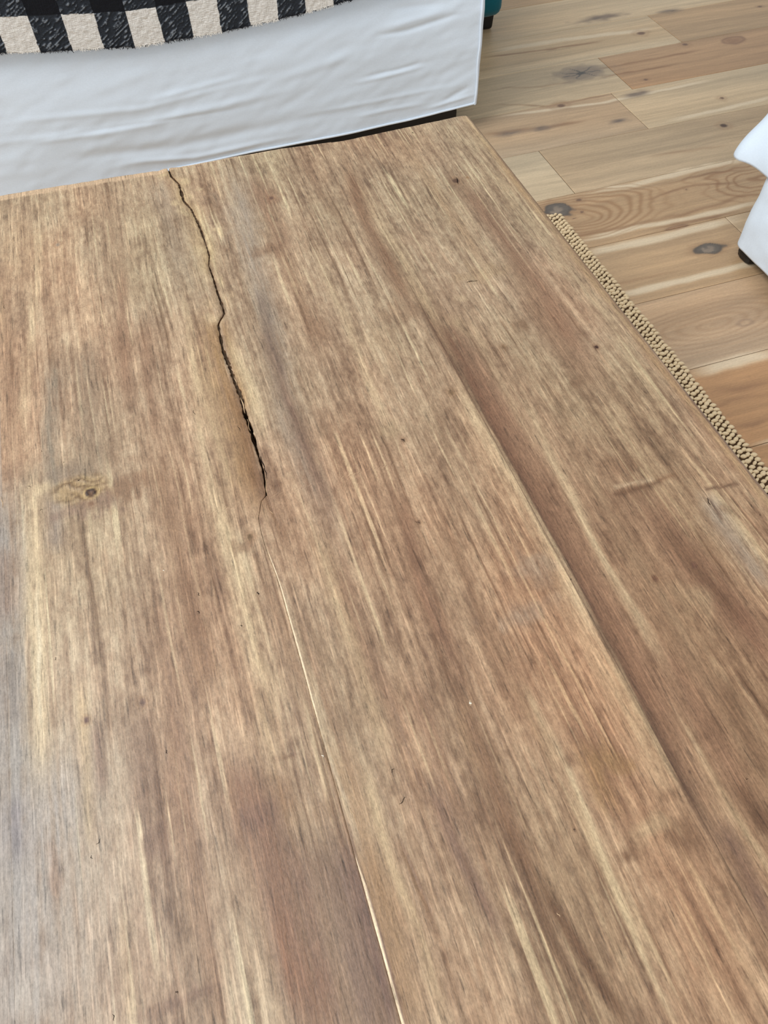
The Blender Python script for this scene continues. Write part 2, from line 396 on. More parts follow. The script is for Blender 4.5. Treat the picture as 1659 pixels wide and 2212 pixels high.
# photo polyline, half width px, colour, strength, side (-1 only left of the line, 1 only right, 0 both)
STREAKS = [
 ([(60, 1640), (90, 1900), (110, 2212)], 130, rgb(160, 144, 130), .5, 0),  # greyish sheen on the near left, painted into the wood
 ([(760, 1800), (800, 2000), (850, 2212)], 110, rgb(114, 88, 74), .5, -1),
 ([(560, 1700), (620, 1950), (690, 2212)], 50, rgb(122, 92, 76), .5, 0),
 ([(905, 662), (985, 800), (1090, 1000), (1190, 1180), (1300, 1385), (1470, 1700)], 34, rgb(98, 70, 52), .95, 1),  # stain right of the seam, with the step's shadow painted in
 ([(930, 700), (1000, 800), (1110, 1000), (1330, 1400), (1440, 1600)], 85, RED, .42, 1),
 ([(905, 662), (940, 730), (985, 805)], 9, rgb(88, 60, 44), .5, 0),
 ([(1020, 850), (1100, 1000), (1200, 1180), (1290, 1350)], 42, LT, .42, -1),
 ([(1330, 1420), (1400, 1560), (1460, 1680)], 46, LT2, .40, -1),
 ([(1130, 860), (1230, 1060), (1330, 1260), (1420, 1420)], 12, LT, .45, 0),
 ([(1250, 1000), (1330, 1130), (1420, 1290), (1500, 1440)], 12, LT, .35, 0),
 ([(1400, 1090), (1460, 1170), (1540, 1270), (1620, 1370)], 46, RED, .55, 0),
 ([(1440, 1150), (1520, 1250), (1600, 1340)], 20, DK, .42, 0),
 ([(1290, 1060), (1380, 1220), (1450, 1360), (1540, 1500)], 22, DK2, .42, 0),
 ([(1440, 1420), (1520, 1560), (1620, 1730)], 30, RED, .42, 0),
 ([(1560, 1480), (1620, 1600), (1659, 1680)], 26, DK, .45, 0),
 ([(1600, 1330), (1659, 1420)], 18, RED, .5, 0),
 ([(1500, 1300), (1545, 1370)], 10, LT2, .3, 0),
 ([(1555, 1065), (1600, 1130), (1659, 1215)], 15, LT, .45, 0),
 ([(1535, 1080), (1590, 1170), (1650, 1250)], 24, LIL, .5, 0),
 ([(1480, 1560), (1560, 1720), (1659, 1890)], 9, LT2, .55, 0),
 ([(1560, 1800), (1610, 1900), (1659, 1990)], 20, PUR, .6, 0),
 ([(1600, 1700), (1659, 1800)], 26, DK, .6, 0),
 ([(1159, 1880), (1204, 1962), (1249, 2037), (1295, 2112), (1352, 2200)], 17, DK, .70, 0),
 ([(1090, 1780), (1204, 2052), (1255, 2142), (1290, 2212)], 12, DK, .60, 0),
 ([(1190, 1600), (1260, 1750), (1350, 1960), (1440, 2160)], 8, LT, .60, 0),
 ([(1230, 1720), (1300, 1860), (1400, 2050)], 14, LT2, .4, 0),
 ([(1140, 1500), (1170, 1580), (1200, 1650)], 8, LT, .55, 0),
 ([(985, 1480), (1030, 1590), (1110, 1790), (1150, 1880)], 20, DK2, .55, 0),
 ([(940, 1700), (990, 1830), (1060, 1990)], 15, PUR, .70, 0),
 ([(900, 1500), (940, 1600), (1000, 1760)], 16, RED, .35, 0),
 ([(1080, 1380), (1120, 1480), (1200, 1660)], 16, DK2, .25, 0),
 ([(860, 1090), (900, 1230), (980, 1420)], 15, RED, .50, 0),
 ([(960, 1140), (990, 1230), (1060, 1400)], 9, DK2, .4, 0),
 ([(690, 1180), (760, 1380), (840, 1600)], 20, LT2, .42, 0),
 ([(735, 1230), (790, 1400), (860, 1560)], 18, RED, .35, 0),
 ([(640, 1330), (700, 1520), (770, 1720)], 20, RED, .30, 1),
 ([(778, 1860), (816, 2000), (868, 2200)], 46, ORA, .75, 1),
 ([(720, 1640), (760, 1745), (800, 1880), (850, 2000)], 32, ORA, .45, 1),
 ([(800, 1700), (830, 1800), (880, 1960), (940, 2160)], 12, LT2, .55, 0),
 ([(870, 1820), (905, 1900), (935, 1990)], 12, DK2, .55, -1),
 ([(770, 1860), (789, 1916), (843, 2106), (868, 2200)], 70, rgb(112, 86, 74), .60, -1),
 ([(590, 1250), (640, 1420), (700, 1620), (770, 1850)], 26, DK2, .30, -1),
 ([(520, 1660), (570, 1850), (620, 2050), (680, 2212)], 42, RED, .50, 0),
 ([(560, 1500), (600, 1700), (640, 1800)], 26, LT2, .25, 0),
 ([(600, 1680), (620, 1760)], 34, DK2, .35, 0),
 ([(380, 1650), (420, 1850), (470, 2212)], 26, RED, .32, 0),
 ([(300, 1560), (310, 1750)], 26, PUR, .28, 0),
 ([(270, 1980), (285, 2212)], 16, LT2, .3, 0),
 ([(170, 1500), (180, 1660), (190, 1800)], 11, LT2, .5, 0),
 ([(205, 1570), (215, 1700)], 11, PUR, .4, 0),
 ([(110, 1830), (120, 1940)], 9, RED, .35, 0),
 ([(400, 1250), (420, 1350), (440, 1480)], 26, DK2, .42, 0),
 ([(340, 1300), (370, 1500), (400, 1650)], 18, RED, .22, 0),
 ([(470, 1080), (500, 1180), (530, 1290), (560, 1400), (590, 1480)], 24, LT, .62, 0),
 ([(520, 1150), (540, 1260)], 15, rgb(214, 192, 156), .4, 0),
 ([(500, 1060), (480, 960), (440, 780)], 20, OLV, .35, 0),
 ([(62, 1070), (72, 1250), (76, 1400), (78, 1640)], 20, LT, .70, 0),
 ([(82, 1280), (84, 1560)], 4, rgb(220, 200, 168), .5, 0),
 ([(8, 1120), (12, 1300), (20, 1500), (30, 1750), (40, 2000)], 34, GREY, .75, 0),
 ([(0, 1200), (5, 1330)], 22, RED, .45, 0),
 ([(20, 1420), (22, 1560)], 22, rgb(122, 108, 98), .5, 0),
 ([(22, 1740), (40, 1850)], 28, rgb(108, 98, 100), .55, 0),
 ([(100, 1700), (70, 1950), (60, 2212)], 60, rgb(164, 152, 144), .5, 0),  # more of the near-left sheen painted as pale grey
 ([(470, 700), (488, 800), (520, 900), (556, 1050)], 40, AMB, .62, -1),
 ([(515, 830), (530, 900), (552, 1000), (572, 1070)], 22, rgb(124, 90, 62), .70, -1),
 ([(480, 700), (500, 780), (530, 880)], 14, AMB, .6, 1),
 ([(505, 740), (530, 820), (560, 930)], 13, LT, .5, 0),
 ([(520, 400), (535, 480), (560, 620), (600, 780), (630, 920), (680, 1060)], 24, LIL, .62, 0),
 ([(574, 734), (600, 800), (639, 903), (675, 1000), (700, 1070)], 13, rgb(110, 82, 66), .65, 0),
 ([(560, 640), (580, 740), (600, 800)], 10, rgb(116, 96, 82), .5, 0),
 ([(560, 1010), (580, 1090), (610, 1170)], 12, DK2, .45, 0),
 ([(556, 390), (590, 470), (620, 540)], 22, RED, .42, 0),
 ([(750, 370), (780, 450), (830, 560), (880, 650)], 17, DK2, .55, 0),
 ([(640, 330), (700, 420), (760, 520)], 10, DK2, .25, 0),
 ([(800, 440), (870, 560), (940, 690)], 14, LT, .42, 0),
 ([(840, 520), (900, 640), (985, 790)], 10, LT2, .35, 0),
 ([(700, 560), (760, 740), (830, 900)], 10, LT, .38, 0),
 ([(870, 310), (950, 420), (1040, 560)], 14, ORA, .35, 0),
 ([(1000, 400), (1080, 500), (1180, 640), (1260, 770)], 22, RED, .42, 0),
 ([(1100, 560), (1180, 700), (1270, 830)], 20, DK2, .30, 0),
 ([(1060, 350), (1150, 480), (1290, 660), (1450, 880)], 20, OLV, .35, 0),
 ([(1040, 300), (1180, 470), (1360, 700), (1640, 1060)], 12, rgb(150, 112, 78), .40, 0),
 ([(1020, 700), (1080, 820), (1140, 940)], 9, LT, .3, 0),
 ([(240, 420), (250, 520), (260, 640)], 26, DK2, .20, 0),
 ([(345, 400), (370, 500), (400, 620)], 24, LIL, .32, 0),
 ([(260, 600), (262, 720), (275, 860)], 14, RED, .38, 0),
 ([(310, 700), (320, 820), (340, 940)], 12, RED, .3, 0),
 ([(190, 760), (190, 900), (200, 1010)], 26, rgb(134, 114, 94), .45, 0),
 ([(120, 800), (110, 960), (115, 1060)], 18, rgb(128, 114, 98), .5, 0),
 ([(110, 1080), (115, 1180)], 16, rgb(134, 116, 104), .5, 0),
 ([(0, 620), (20, 800), (30, 980)], 18, DK2, .25, 0),
 ([(90, 500), (70, 700), (50, 900)], 10, LT, .35, 0),
 ([(400, 620), (420, 800), (450, 1000), (490, 1150)], 10, LT, .4, 0),
 ([(330, 1000), (380, 1160), (410, 1280)], 22, DK2, .35, 0),
 ([(620, 560), (650, 660), (680, 760)], 13, DK2, .28, 0),
 ([(1260, 1620), (1320, 1740)], 22, rgb(140, 104, 66), .45, 0),
 ([(1010, 1500), (1000, 1560), (1030, 1640)], 12, ORA, .35, 0),
]
# blotches: x, y, rx px, ry px, colour, strength
BLOTS = [(1355, 1850, 30, 34, DK, .65), (1470, 1800, 48, 50, DK, .60), (1640, 1760, 26, 55, DK, .60), (1440, 1720, 30, 16, DK2, .4), (1400, 1790, 60, 30, LT2, .45),
 (1150, 1230, 60, 30, LIL, .35), (1130, 1330, 60, 30, LIL, .35), (1510, 1290, 50, 36, LT2, .40), (1370, 1060, 60, 22, DK2, .45), (1340, 1010, 50, 24, DK2, .45),
 (1560, 1100, 20, 20, DK, .35), (280, 1050, 60, 26, DK2, .50), (170, 1100, 60, 18, rgb(126, 98, 84), .5), (150, 1020, 60, 24, rgb(126, 108, 92), .5), (90, 1055, 30, 12, LT, .5),  # blotch right of the whorled knot has its shadow painted in
 (1130, 700, 14, 16, DK, .5), (680, 700, 24, 40, DK2, .28), (870, 680, 30, 30, DK2, .30), (1240, 830, 18, 14, DK, .4), (560, 1760, 50, 40, PUR, .45), (320, 1830, 22, 34, PUR, .5),
 (430, 520, 30, 30, LT2, .35), (515, 470, 40, 40, rgb(170, 150, 130), .4), (580, 540, 30, 16, DK2, .45), (590, 430, 24, 16, RED, .3), (530, 1180, 26, 12, DK2, .45),
 (420, 1350, 26, 44, DK2, .35), (480, 650, 26, 36, LT2, .5), (460, 690, 24, 14, LT, .5), (1045, 590, 60, 20, rgb(180, 150, 110), .25), (1060, 880, 30, 50, RED, .25), 
 (1230, 1640, 18, 20, DK2, .4), (1330, 1650, 30, 34, rgb(140, 106, 68), .5), (990, 700, 20, 24, LT2, .4), (1000, 645, 18, 10, LT, .4), (850, 930, 40, 20, OLV, .35), (420, 2150, 60, 10, PUR, .4),
 (350, 2180, 60, 12, PUR, .35), (420, 2140, 12, 20, PUR, .4), (120, 1900, 14, 60, RED, .3), (60, 2150, 60, 60, rgb(182, 168, 154), .4), (1060, 300, 60, 30, OLV, .35),  # pale near-left corner blotch is painted sheen
 (700, 1750, 40, 24, DK2, .25), (1080, 400, 50, 40, LT2, .25), (40, 540, 60, 80, LT2, .2), (810, 740, 30, 60, LT2, .2), (1180, 1900, 40, 60, LT2, .15)]

def table_colour(X, Y):
    # grain runs along Y and bends gently round the crack
    bend = .012 * np.exp(-((X - .01) / .09) ** 2) * np.sign(X - seam1(Y)) * sn(Y * 7, Y * 0, 5)
    wx = X + .006 * sn(X * 5, Y * 2.0, 3) + .0018 * sn(X * 16, Y * 7, 4) + bend * .35 + .0006 * sn(X * 60, Y * 30, 5)
    bid = np.where(X < SEAM0, 0, np.where(X < seam1(Y), 1, np.where(X < SEAM2, 2, 3)))
    ox = np.where(bid < 2, 0.0, 3.17)
    g1 = sn(wx * 14, Y * 1.3 + ox, 1) * .8 + sn(wx * 30, Y * 2.4 + ox, 2) * .8
    g2 = sn(wx * 75, Y * 4.0 + ox, 3) * .8 + sn(wx * 140, Y * 5.5 + ox, 4) * .8
    g3 = sn(wx * 260, Y * 9 + ox, 5) * .7 + sn(wx * 430, Y * 16, 6) * .6
    bl = fbm(X * 14, Y * 9, 3, 9) * 2 - 1
    bl2 = fbm(X * 72, Y * 26, 4, 19) * 2 - 1
    bl3 = fbm(X * 210, Y * 110, 2, 23) * 2 - 1
    fib = np.clip(.5 * g2 + .75 * g3 + .5 * bl2, -1.2, 1.2)
    v = .20 * g1 + .38 * g2 + .55 * g3 + .42 * bl + .66 * bl2 + .55 * bl3
    mid = np.array(rgb(163, 135, 109)); dk = rgb(100, 74, 56); lt = rgb(216, 192, 160)
    col = np.repeat(mid[None], X.size, 0).reshape(*X.shape, 3)
    col = mixc(col, dk, np.clip(-v, 0, 1.2) * .60)
    col = mixc(col, lt, np.clip(v, 0, 1.2) * .52)
    hl = vn(wx * 330, Y * 5.5 + ox, 71); hw = vn(X * 20, Y * 9, 72)
    col = mixc(col, rgb(214, 192, 156), sstep(.74, .92, hl) * sstep(.30, .6, hw) * .7)
    hl = vn(wx * 300, Y * 7 + ox, 74)
    col = mixc(col, rgb(98, 72, 52), sstep(.76, .94, hl) * sstep(.35, .7, vn(X * 16, Y * 8, 75)) * .6)
    hue = fbm(wx * 9, Y * 4 + ox, 2, 31) * 2 - 1
    col = mixc(col, col * np.array([1.01, .955, .93]), np.clip(hue * 2, 0, 1) * .8)
    col = mixc(col, col * np.array([.98, .995, .985]), np.clip(-hue * 2, 0, 1))
    # slow tint: redder stain toward near right, sheen painted paler toward the far end
    t = sstep(.9, .15, Y) * sstep(-.1, .4, X)
    col = mixc(col, col * np.array([.95, .87, .81]), t * .85)
    t = sstep(.75, 1.3, Y); col = mixc(col, col * np.array([1.03, 1.04, 1.03]), t)
    t = sstep(-.02, -.28, X) * sstep(.6, .1, Y); col = mixc(col, col * np.array([1.0, 1.02, 1.06]), t)  # near-left sheen painted as a cooler tint
    wob = .0045 * sn(X * 18, Y * 9, 41) + .002 * sn(X * 60, Y * 22, 42)
    rag = np.clip(1.0 + .62 * fib + .25 * bl3, .2, 1.7)
    for pts, w, c, st, side in STREAKS:
        P = np.array([tz(*p) for p in pts]); W = np.array([w * abs(tz(p[0] + 1, p[1])[0] - tz(*p)[0]) for p in pts])
        k = np.argsort(P[:, 1]); P = P[k]; W = W[k]
        ya, yb = P[0, 1], P[-1, 1]; L = max(.02, (yb - ya) * .22)
        sel = (Y > ya - L) & (Y < yb + L)
        if not sel.any(): continue
        xc = np.interp(Y[sel], P[:, 1], P[:, 0]); ww = np.interp(Y[sel], P[:, 1], W) * 1.25
        if P[0, 1] < Y.min(): pass
        d = (X[sel] + (wob[sel] if side == 0 else wob[sel] * .3) - xc)
        tap = sstep(ya - L, ya + L * .6, Y[sel]) * (1 - sstep(yb - L * .6, yb + L, Y[sel]))
        m = np.exp(-np.abs(d / ww) ** 2.2)
        if side == 1: m = np.where(d < 0, np.exp(-(d / .0012) ** 2), m)
        if side == -1: m = np.where(d > 0, np.exp(-(d / .0012) ** 2), m)
        m = m * tap; m = np.clip(m * st * (rag[sel] + .35 * np.clip(m - .6, 0, 1)), 0, .92)
        cc = col[sel]; col[sel] = mixc(cc, c, m) if st > 0 else cc
    for bx, by, rx_, ry_, c, st in BLOTS:
        x0, y0 = tz(bx, by); sx = rx_ * abs(tz(bx + 1, by)[0] - x0); sy = ry_ * abs(tz(bx, by + 1)[1] - y0)
        dd = np.sqrt(((X - x0) / sx) ** 2 + ((Y - y0) / sy) ** 2)
        sel = dd < 2.6
        if not sel.any(): continue
        q = dd[sel] * (1 + .35 * bl2[sel] + .5 * sn(X[sel] * 90, Y[sel] * 60, bx))
        col[sel] = mixc(col[sel], c, np.clip((1 - sstep(.25, 1.35, q + .35 * fib[sel])) * st * np.clip(rag[sel] + .1, 0, 1.25), 0, .9))
    # whorled knot on the left
    x0, y0 = tz(172, 1056); dx = (X - x0) / .034; dy = (Y - y0) / .021
    r = np.sqrt(dx * dx + dy * dy)
    swirl = np.sin(11 * dy * (1 + .35 * dx) + 7 * np.exp(-(((X - .0 - tz(197, 1065)[0]) / .012) ** 2 + ((Y - tz(197, 1065)[1]) / .011) ** 2)) + 3.2 * sn(X * 60, Y * 130, 77) + 1.6 * sn(X * 150, Y * 260, 78) + 2 * np.sin(dx * 2.4))
    m = 1 - sstep(.7, 1.25, r)
    col = mixc(col, rgb(168, 138, 98), m * .6); col = mixc(col, rgb(92, 68, 46), m * np.clip(swirl, 0, 1) * .62)
    x1, y1 = tz(197, 1065); q = np.sqrt(((X - x1) / .0088) ** 2 + ((Y - y1) / .0078) ** 2)
    col = mixc(col, rgb(186, 156, 110), (1 - sstep(.9, 1.5, q)) * .8)
    col = mixc(col, rgb(96, 66, 44), (1 - sstep(.62, .95, q)) * .95)
    col = mixc(col, rgb(46, 32, 26), np.exp(-((q - .55) / .16) ** 2) * .85)
    # shadow and pale edge painted on dents, then small round knots and pitch spots
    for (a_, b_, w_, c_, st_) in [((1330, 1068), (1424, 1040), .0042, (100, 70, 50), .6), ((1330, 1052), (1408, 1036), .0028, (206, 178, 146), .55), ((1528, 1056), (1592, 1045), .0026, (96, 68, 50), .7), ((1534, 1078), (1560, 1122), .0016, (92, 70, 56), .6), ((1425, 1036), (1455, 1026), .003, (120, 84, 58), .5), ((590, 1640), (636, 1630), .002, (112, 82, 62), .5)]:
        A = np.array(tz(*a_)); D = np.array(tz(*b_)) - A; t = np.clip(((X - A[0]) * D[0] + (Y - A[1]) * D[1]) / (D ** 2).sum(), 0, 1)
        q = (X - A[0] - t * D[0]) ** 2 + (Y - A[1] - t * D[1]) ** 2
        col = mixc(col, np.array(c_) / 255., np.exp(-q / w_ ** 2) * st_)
    for kx, ky, rr, c in [(985, 390, 9, (84, 58, 42)), (1010, 383, 4, (150, 112, 76)), (586, 428, 6, (104, 74, 60)), (1288, 750, 6, (70, 42, 32)), (871, 951, 5, (84, 62, 46)),
                          (905, 1128, 5, (110, 80, 60)), (1500, 1222, 8, (110, 76, 60)), (1415, 1250, 8, (112, 76, 56)), (1016, 1519, 3, (220, 200, 170)), (490, 540, 4, (120, 96, 76)),
                          (125, 529, 6, (142, 122, 104)), (1490, 1670, 4, (96, 70, 54)), (1240, 1790, 4, (90, 66, 50)), (540, 1160, 8, (104, 80, 56)), (308, 1518, 8, (100, 76, 66)),
                          (187, 1556, 7, (92, 66, 58)), (197, 1088, 8, (124, 92, 70)), (975, 848, 8, (120, 92, 66)), (1088, 750, 6, (120, 92, 66))]:
        x0, y0 = tz(kx, ky); s = mpp(kx, ky, TOP_Z) * rr
        q = np.sqrt(((X - x0) / s) ** 2 + ((Y - y0) / (s * 1.2)) ** 2)
        sel = q < 3
        col[sel] = mixc(col[sel], np.array(c) / 255., (1 - sstep(.5, 1.15, q[sel])) * .9)
        col[sel] = mixc(col[sel], rgb(138, 102, 74), np.exp(-((q[sel] - 1.3) / .5) ** 2) * .3)
    # raw wood on the broken crack lips
    d1 = X - seam1(Y); up = sstep(tz(575, 1090)[1], tz(560, 1000)[1], Y)
    m = np.exp(-np.abs(d1 / .011) ** 1.5) * sstep(.95, 1.02, Y) * (.35 + .9 * vn(X * 70, Y * 45, 61))
    col = mixc(col, rgb(198, 168, 124), m * .75)
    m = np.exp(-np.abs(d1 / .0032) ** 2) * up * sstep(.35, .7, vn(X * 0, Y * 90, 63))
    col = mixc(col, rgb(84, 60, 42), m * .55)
    # chipped pale flakes near the far end
    for fx, fy, ra, rb in [(432, 409, 9, 4), (413, 425, 9, 9), (400, 392, 14, 12), (380, 440, 10, 9), (350, 379, 12, 5), (395, 455, 9, 14), (432, 540, 12, 14), (475, 500, 6, 10), (465, 495, 14, 5), (478, 610, 6, 14)]:
        x0, y0 = tz(fx, fy); s = mpp(fx, fy, TOP_Z)
        q = np.sqrt(((X - x0) / (ra * s)) ** 2 + ((Y - y0) / (rb * s * 1.6)) ** 2) * (1 + .5 * sn(X * 160, Y * 120, 5)) + .35 * fib
        col = mixc(col, rgb(204, 178, 138), (1 - sstep(.2, 1.25, q)) * .6)
    # rim: brown right edge with a paler line inside, raw pale far end
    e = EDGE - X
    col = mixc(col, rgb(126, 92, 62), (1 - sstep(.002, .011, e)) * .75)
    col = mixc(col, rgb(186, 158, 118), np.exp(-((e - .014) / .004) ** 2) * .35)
    rim = yfar(X) - Y
    lim = np.interp(X, [-.6, -.01, .0, .03, .2, .33], [.0200, .0170, .013, .007, .0042, .0005])
    col = mixc(col, rgb(200, 168, 136), (1 - sstep(-.0006, .0010, rim - lim - .0012 * sn(X * 55, X * 0, 8))) * .85)
    return col * np.array([.955, .955, .938])

def table_height(X, Y):
    z = .00022 * sn(X * 90, Y * 5, 3) + .00012 * sn(X * 260, Y * 12, 4) + .0005 * sn(X * 9, Y * 4, 5) + .00025 * (fbm(X * 40, Y * 25, 2, 8) * 2 - 1)
    d1 = np.abs(X - seam1(Y)); up = sstep(tz(575, 1100)[1], tz(560, 1000)[1], Y)
    z = z + up * np.exp(-(d1 / .028) ** 2) * .0030 * (fbm(X * 38, Y * 22, 3, 51) * 2 - 1)
    z = z - up * np.exp(-(d1 / .0035) ** 2) * .0012
    # long grain ridges beside the crack
    for pts, w, h in [([(760, 450), (784, 522), (850, 610), (905, 662)], .0018, -.0009), ([(1385, 1052), (1411, 1042)], .004, 0), ([(575, 1072), (603, 1135)], .0012, -.0008),
                      ([(470, 690), (455, 712)], .003, .001), ([(560, 640), (575, 760)], .002, -.0004), ([(868, 1830), (905, 1920), (925, 1960)], .0012, -.0007),
                      ([(1480, 1560), (1560, 1720), (1659, 1890)], .0012, .0004), ([(700, 1620), (735, 1711), (756, 1742)], .001, -.0006)]:
        P = np.array([tz(*p) for p in pts]); k = np.argsort(P[:, 1]); P = P[k]
        xc = np.interp(Y, P[:, 1], P[:, 0]); m = np.exp(-((X - xc) / w) ** 2) * sstep(P[0, 1] - .012, P[0, 1] + .012, Y) * (1 - sstep(P[-1, 1] - .012, P[-1, 1] + .012, Y))
        z = z + m * h
    # cross-grain dents and fingernail gouges
    for a, b, w, h in [((1340, 1066), (1425, 1034), .0028, -.0018), ((1345, 1048), (1412, 1038), .0026, .0009), ((1530, 1055), (1590, 1043), .0016, -.0013),
                       ((1012, 606), (1035, 600), .0012, -.0010), ((995, 643), (1020, 637), .0014, -.0006), ((610, 1632), (638, 1628), .0016, -.0011), ((585, 1675), (606, 1671), .0016, -.0011),
                       ((630, 1740), (665, 1728), .0016, -.0008), ((130, 1569), (190, 1560), .0010, -.0008), ((970, 1283), (996, 1279), .0013, -.0007), ((820, 917), (862, 918), .0014, -.0005),
                       ((52, 1405), (58, 1402), .0014, -.0012), ((740, 598), (800, 596), .0016, .0005), ((545, 540), (580, 535), .0016, -.0006), ((1528, 1075), (1560, 1125), .0022, -.0008)]:
        A = np.array(tz(*a)); B = np.array(tz(*b)); D = B - A; L2 = (D ** 2).sum()
        t = np.clip(((X - A[0]) * D[0] + (Y - A[1]) * D[1]) / L2, 0, 1)
        q = (X - A[0] - t * D[0]) ** 2 + (Y - A[1] - t * D[1]) ** 2
        z = z + h * np.exp(-q / w ** 2) * (.35 + .65 * np.sin(np.clip(t, .02, .98) * 3.14))
    x0, y0 = tz(172, 1056); dx = (X - x0) / .034; dy = (Y - y0) / .021; r = np.sqrt(dx * dx + dy * dy)
    z = z + (1 - sstep(.6, 1.2, r)) * .0009 * np.sin(11 * dy * (1 + .35 * dx) + 7 * np.exp(-(((X - .0 - tz(197, 1065)[0]) / .012) ** 2 + ((Y - tz(197, 1065)[1]) / .011) ** 2)) + 3.2 * sn(X * 60, Y * 130, 77) + 1.6 * sn(X * 150, Y * 260, 78) + 2 * np.sin(dx * 2.4))
    x1, y1 = tz(197, 1065); q = np.sqrt(((X - x1) / .0088) ** 2 + ((Y - y1) / .0078) ** 2)
    z = z + (1 - sstep(.7, 1.1, q)) * .0008 - (1 - sstep(.2, .5, q)) * .001
    return z

def step1(y):      # how far the next board stands proud of the left one along the seam
    ypx = [tz(566, 1150)[1], tz(590, 1236)[1], tz(667, 1507)[1], tz(700, 1620)[1], tz(756, 1745)[1], tz(768, 1840)[1], tz(789, 1916)[1], -.4]
    return np.interp(-y, -np.array(ypx), [0, .0010, .0009, .0003, .0002, .0004, .0022, .0024])
def lip1(y):
    ypx = [tz(566, 1150)[1], tz(590, 1236)[1], tz(667, 1507)[1], tz(700, 1620)[1], tz(756, 1745)[1], tz(768, 1850)[1], tz(789, 1916)[1], -.4]
    return np.interp(-y, -np.array(ypx), [.0002, .0013, .0014, .0008, .0004, .0005, .0021, .0020]) * (1 + .3 * sn(y * 40, y * 0, 2))

RR = .012
def board(name, xl, xr, kl, kr, parent):
    """xl, xr: functions of y; kl, kr: edge kinds 'seam', 'outer'"""
    ny = 520
    wid = float(xr(np.array([.6]))[0] - xl(np.array([.6]))[0])
    n = int(wid / .00115)
    u = np.linspace(0, 1, n)
    fine = np.array([0, .0002, .0005, .0009, .0014, .002, .0027, .0035, .0045, .0056, .007, .0085, .01, .0118]) / wid
    u = np.unique(np.round(np.concatenate([fine, u[(u > .0125 / wid) & (u < 1 - .0125 / wid)], 1 - fine]), 7))
    v = np.linspace(0, 1, ny) ** .93
    tot = 1.69
    fv = np.array([0, .0004, .001, .0018, .0028, .004, .0055, .0072, .009, .011]) / tot
    v = np.unique(np.concatenate([fv, v[(v > .013 / tot) & (v < 1 - .013 / tot)], 1 - fv]))
    U, V = np.meshgrid(u, v)
    Y = NEAR_Y + V * (1.31 - NEAR_Y)
    for _ in range(3):
        XL = xl(Y); XR = xr(Y)
        X = XL + U * (XR - XL)
        YF = yfar(X)
        if kr == 'outer':
            R = .022; t = np.clip((X - (EDGE - R)) / R, 0, 1)
            YF = YF - (R - R * np.sqrt(np.maximum(1 - t * t, 0))) * .9
        Y = NEAR_Y + V * (YF - NEAR_Y)
    X = xl(Y) + U * (xr(Y) - xl(Y))
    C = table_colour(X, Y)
    Z = TOP_Z + table_height(X, Y)
    dl = X - xl(Y); dr = xr(Y) - X; df = YF - Y; dn = Y - NEAR_Y
    def roundoff(d, r):
        q = np.clip(1 - d / r, 0, 1); return -(r - r * np.sqrt(np.maximum(1 - q * q, 0)))
    drop = np.zeros_like(Z)
    if kl == 'outer': drop = np.minimum(drop, roundoff(dl, RR))
    if kr == 'outer': drop = np.minimum(drop, roundoff(dr, RR))
    drop = np.minimum(drop, roundoff(df, .005)); drop = np.minimum(drop, roundoff(dn, RR))
    if kl == 'seam': drop = drop - (.0004 if name == 'C' else .00012) * np.clip(1 - dl / .0010, 0, 1) ** 2
    if kr == 'seam': drop = drop - (.0004 if name == 'B' else .00012) * np.clip(1 - dr / .0010, 0, 1) ** 2
    if name == 'C':
        s = step1(Y); l = lip1(Y)
        Z = Z + s * np.exp(-dl / .06)
        drop = drop - s * .95 * np.clip(1 - dl / l, 0, 1)
        m = (1 - sstep(.75, 1.15, dl / l)) * sstep(.0002, .0009, s)
        C = mixc(C, rgb(222, 198, 164), m * .95)
        Z = Z + .0007 * np.exp(-dr / .03)
    if name == 'D':
        C = mixc(C, rgb(88, 62, 46), (1 - sstep(.0006, .0022, dl)) * .4 * (1 - sstep(.8, 1.0, Y)))
    if name == 'A':
        C = mixc(C, GREY, .35 * np.ones_like(X))
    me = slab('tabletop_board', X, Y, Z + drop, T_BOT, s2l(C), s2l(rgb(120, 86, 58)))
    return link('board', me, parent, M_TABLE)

table = empty('coffee_table', (0, 0, 0))
tag(table, 'low weathered brown wooden table with a cracked plank top, filling the foreground', 'table')
cst = lambda c: (lambda y: np.full_like(np.asarray(y, float), c))
board('A', cst(-.575), cst(SEAM0 - .00004), 'outer', 'seam', table)
board('B', cst(SEAM0 + .00004), lambda y: seam1(y) - gap1(y) * .5, 'seam', 'seam', table)
bC = board('C', lambda y: seam1(y) + gap1(y) * .5, cst(SEAM2 - .00004), 'seam', 'seam', table)
board('D', cst(SEAM2 + .00004), cst(EDGE), 'seam', 'outer', table)

def box(name, x0, x1, y0, y1, z0, z1, parent, mat, bev=.004, taper=0):
    import bmesh
    bm = bmesh.new()
    bmesh.ops.create_cube(bm, size=1)
    for v in bm.verts:
        k = 1 - taper if v.co.z < 0 else 1
        v.co = ((x0 + x1) / 2 + v.co.x * (x1 - x0) * k, (y0 + y1) / 2 + v.co.y * (y1 - y0) * k, (z0 + z1) / 2 + v.co.z * (z1 - z0))
    if bev: bmesh.ops.bevel(bm, geom=bm.edges[:], offset=bev, segments=2, affect='EDGES', profile=.6)
    me = bpy.data.meshes.new(name); bm.to_mesh(me); bm.free()
    return link(name, me, parent, mat, False)
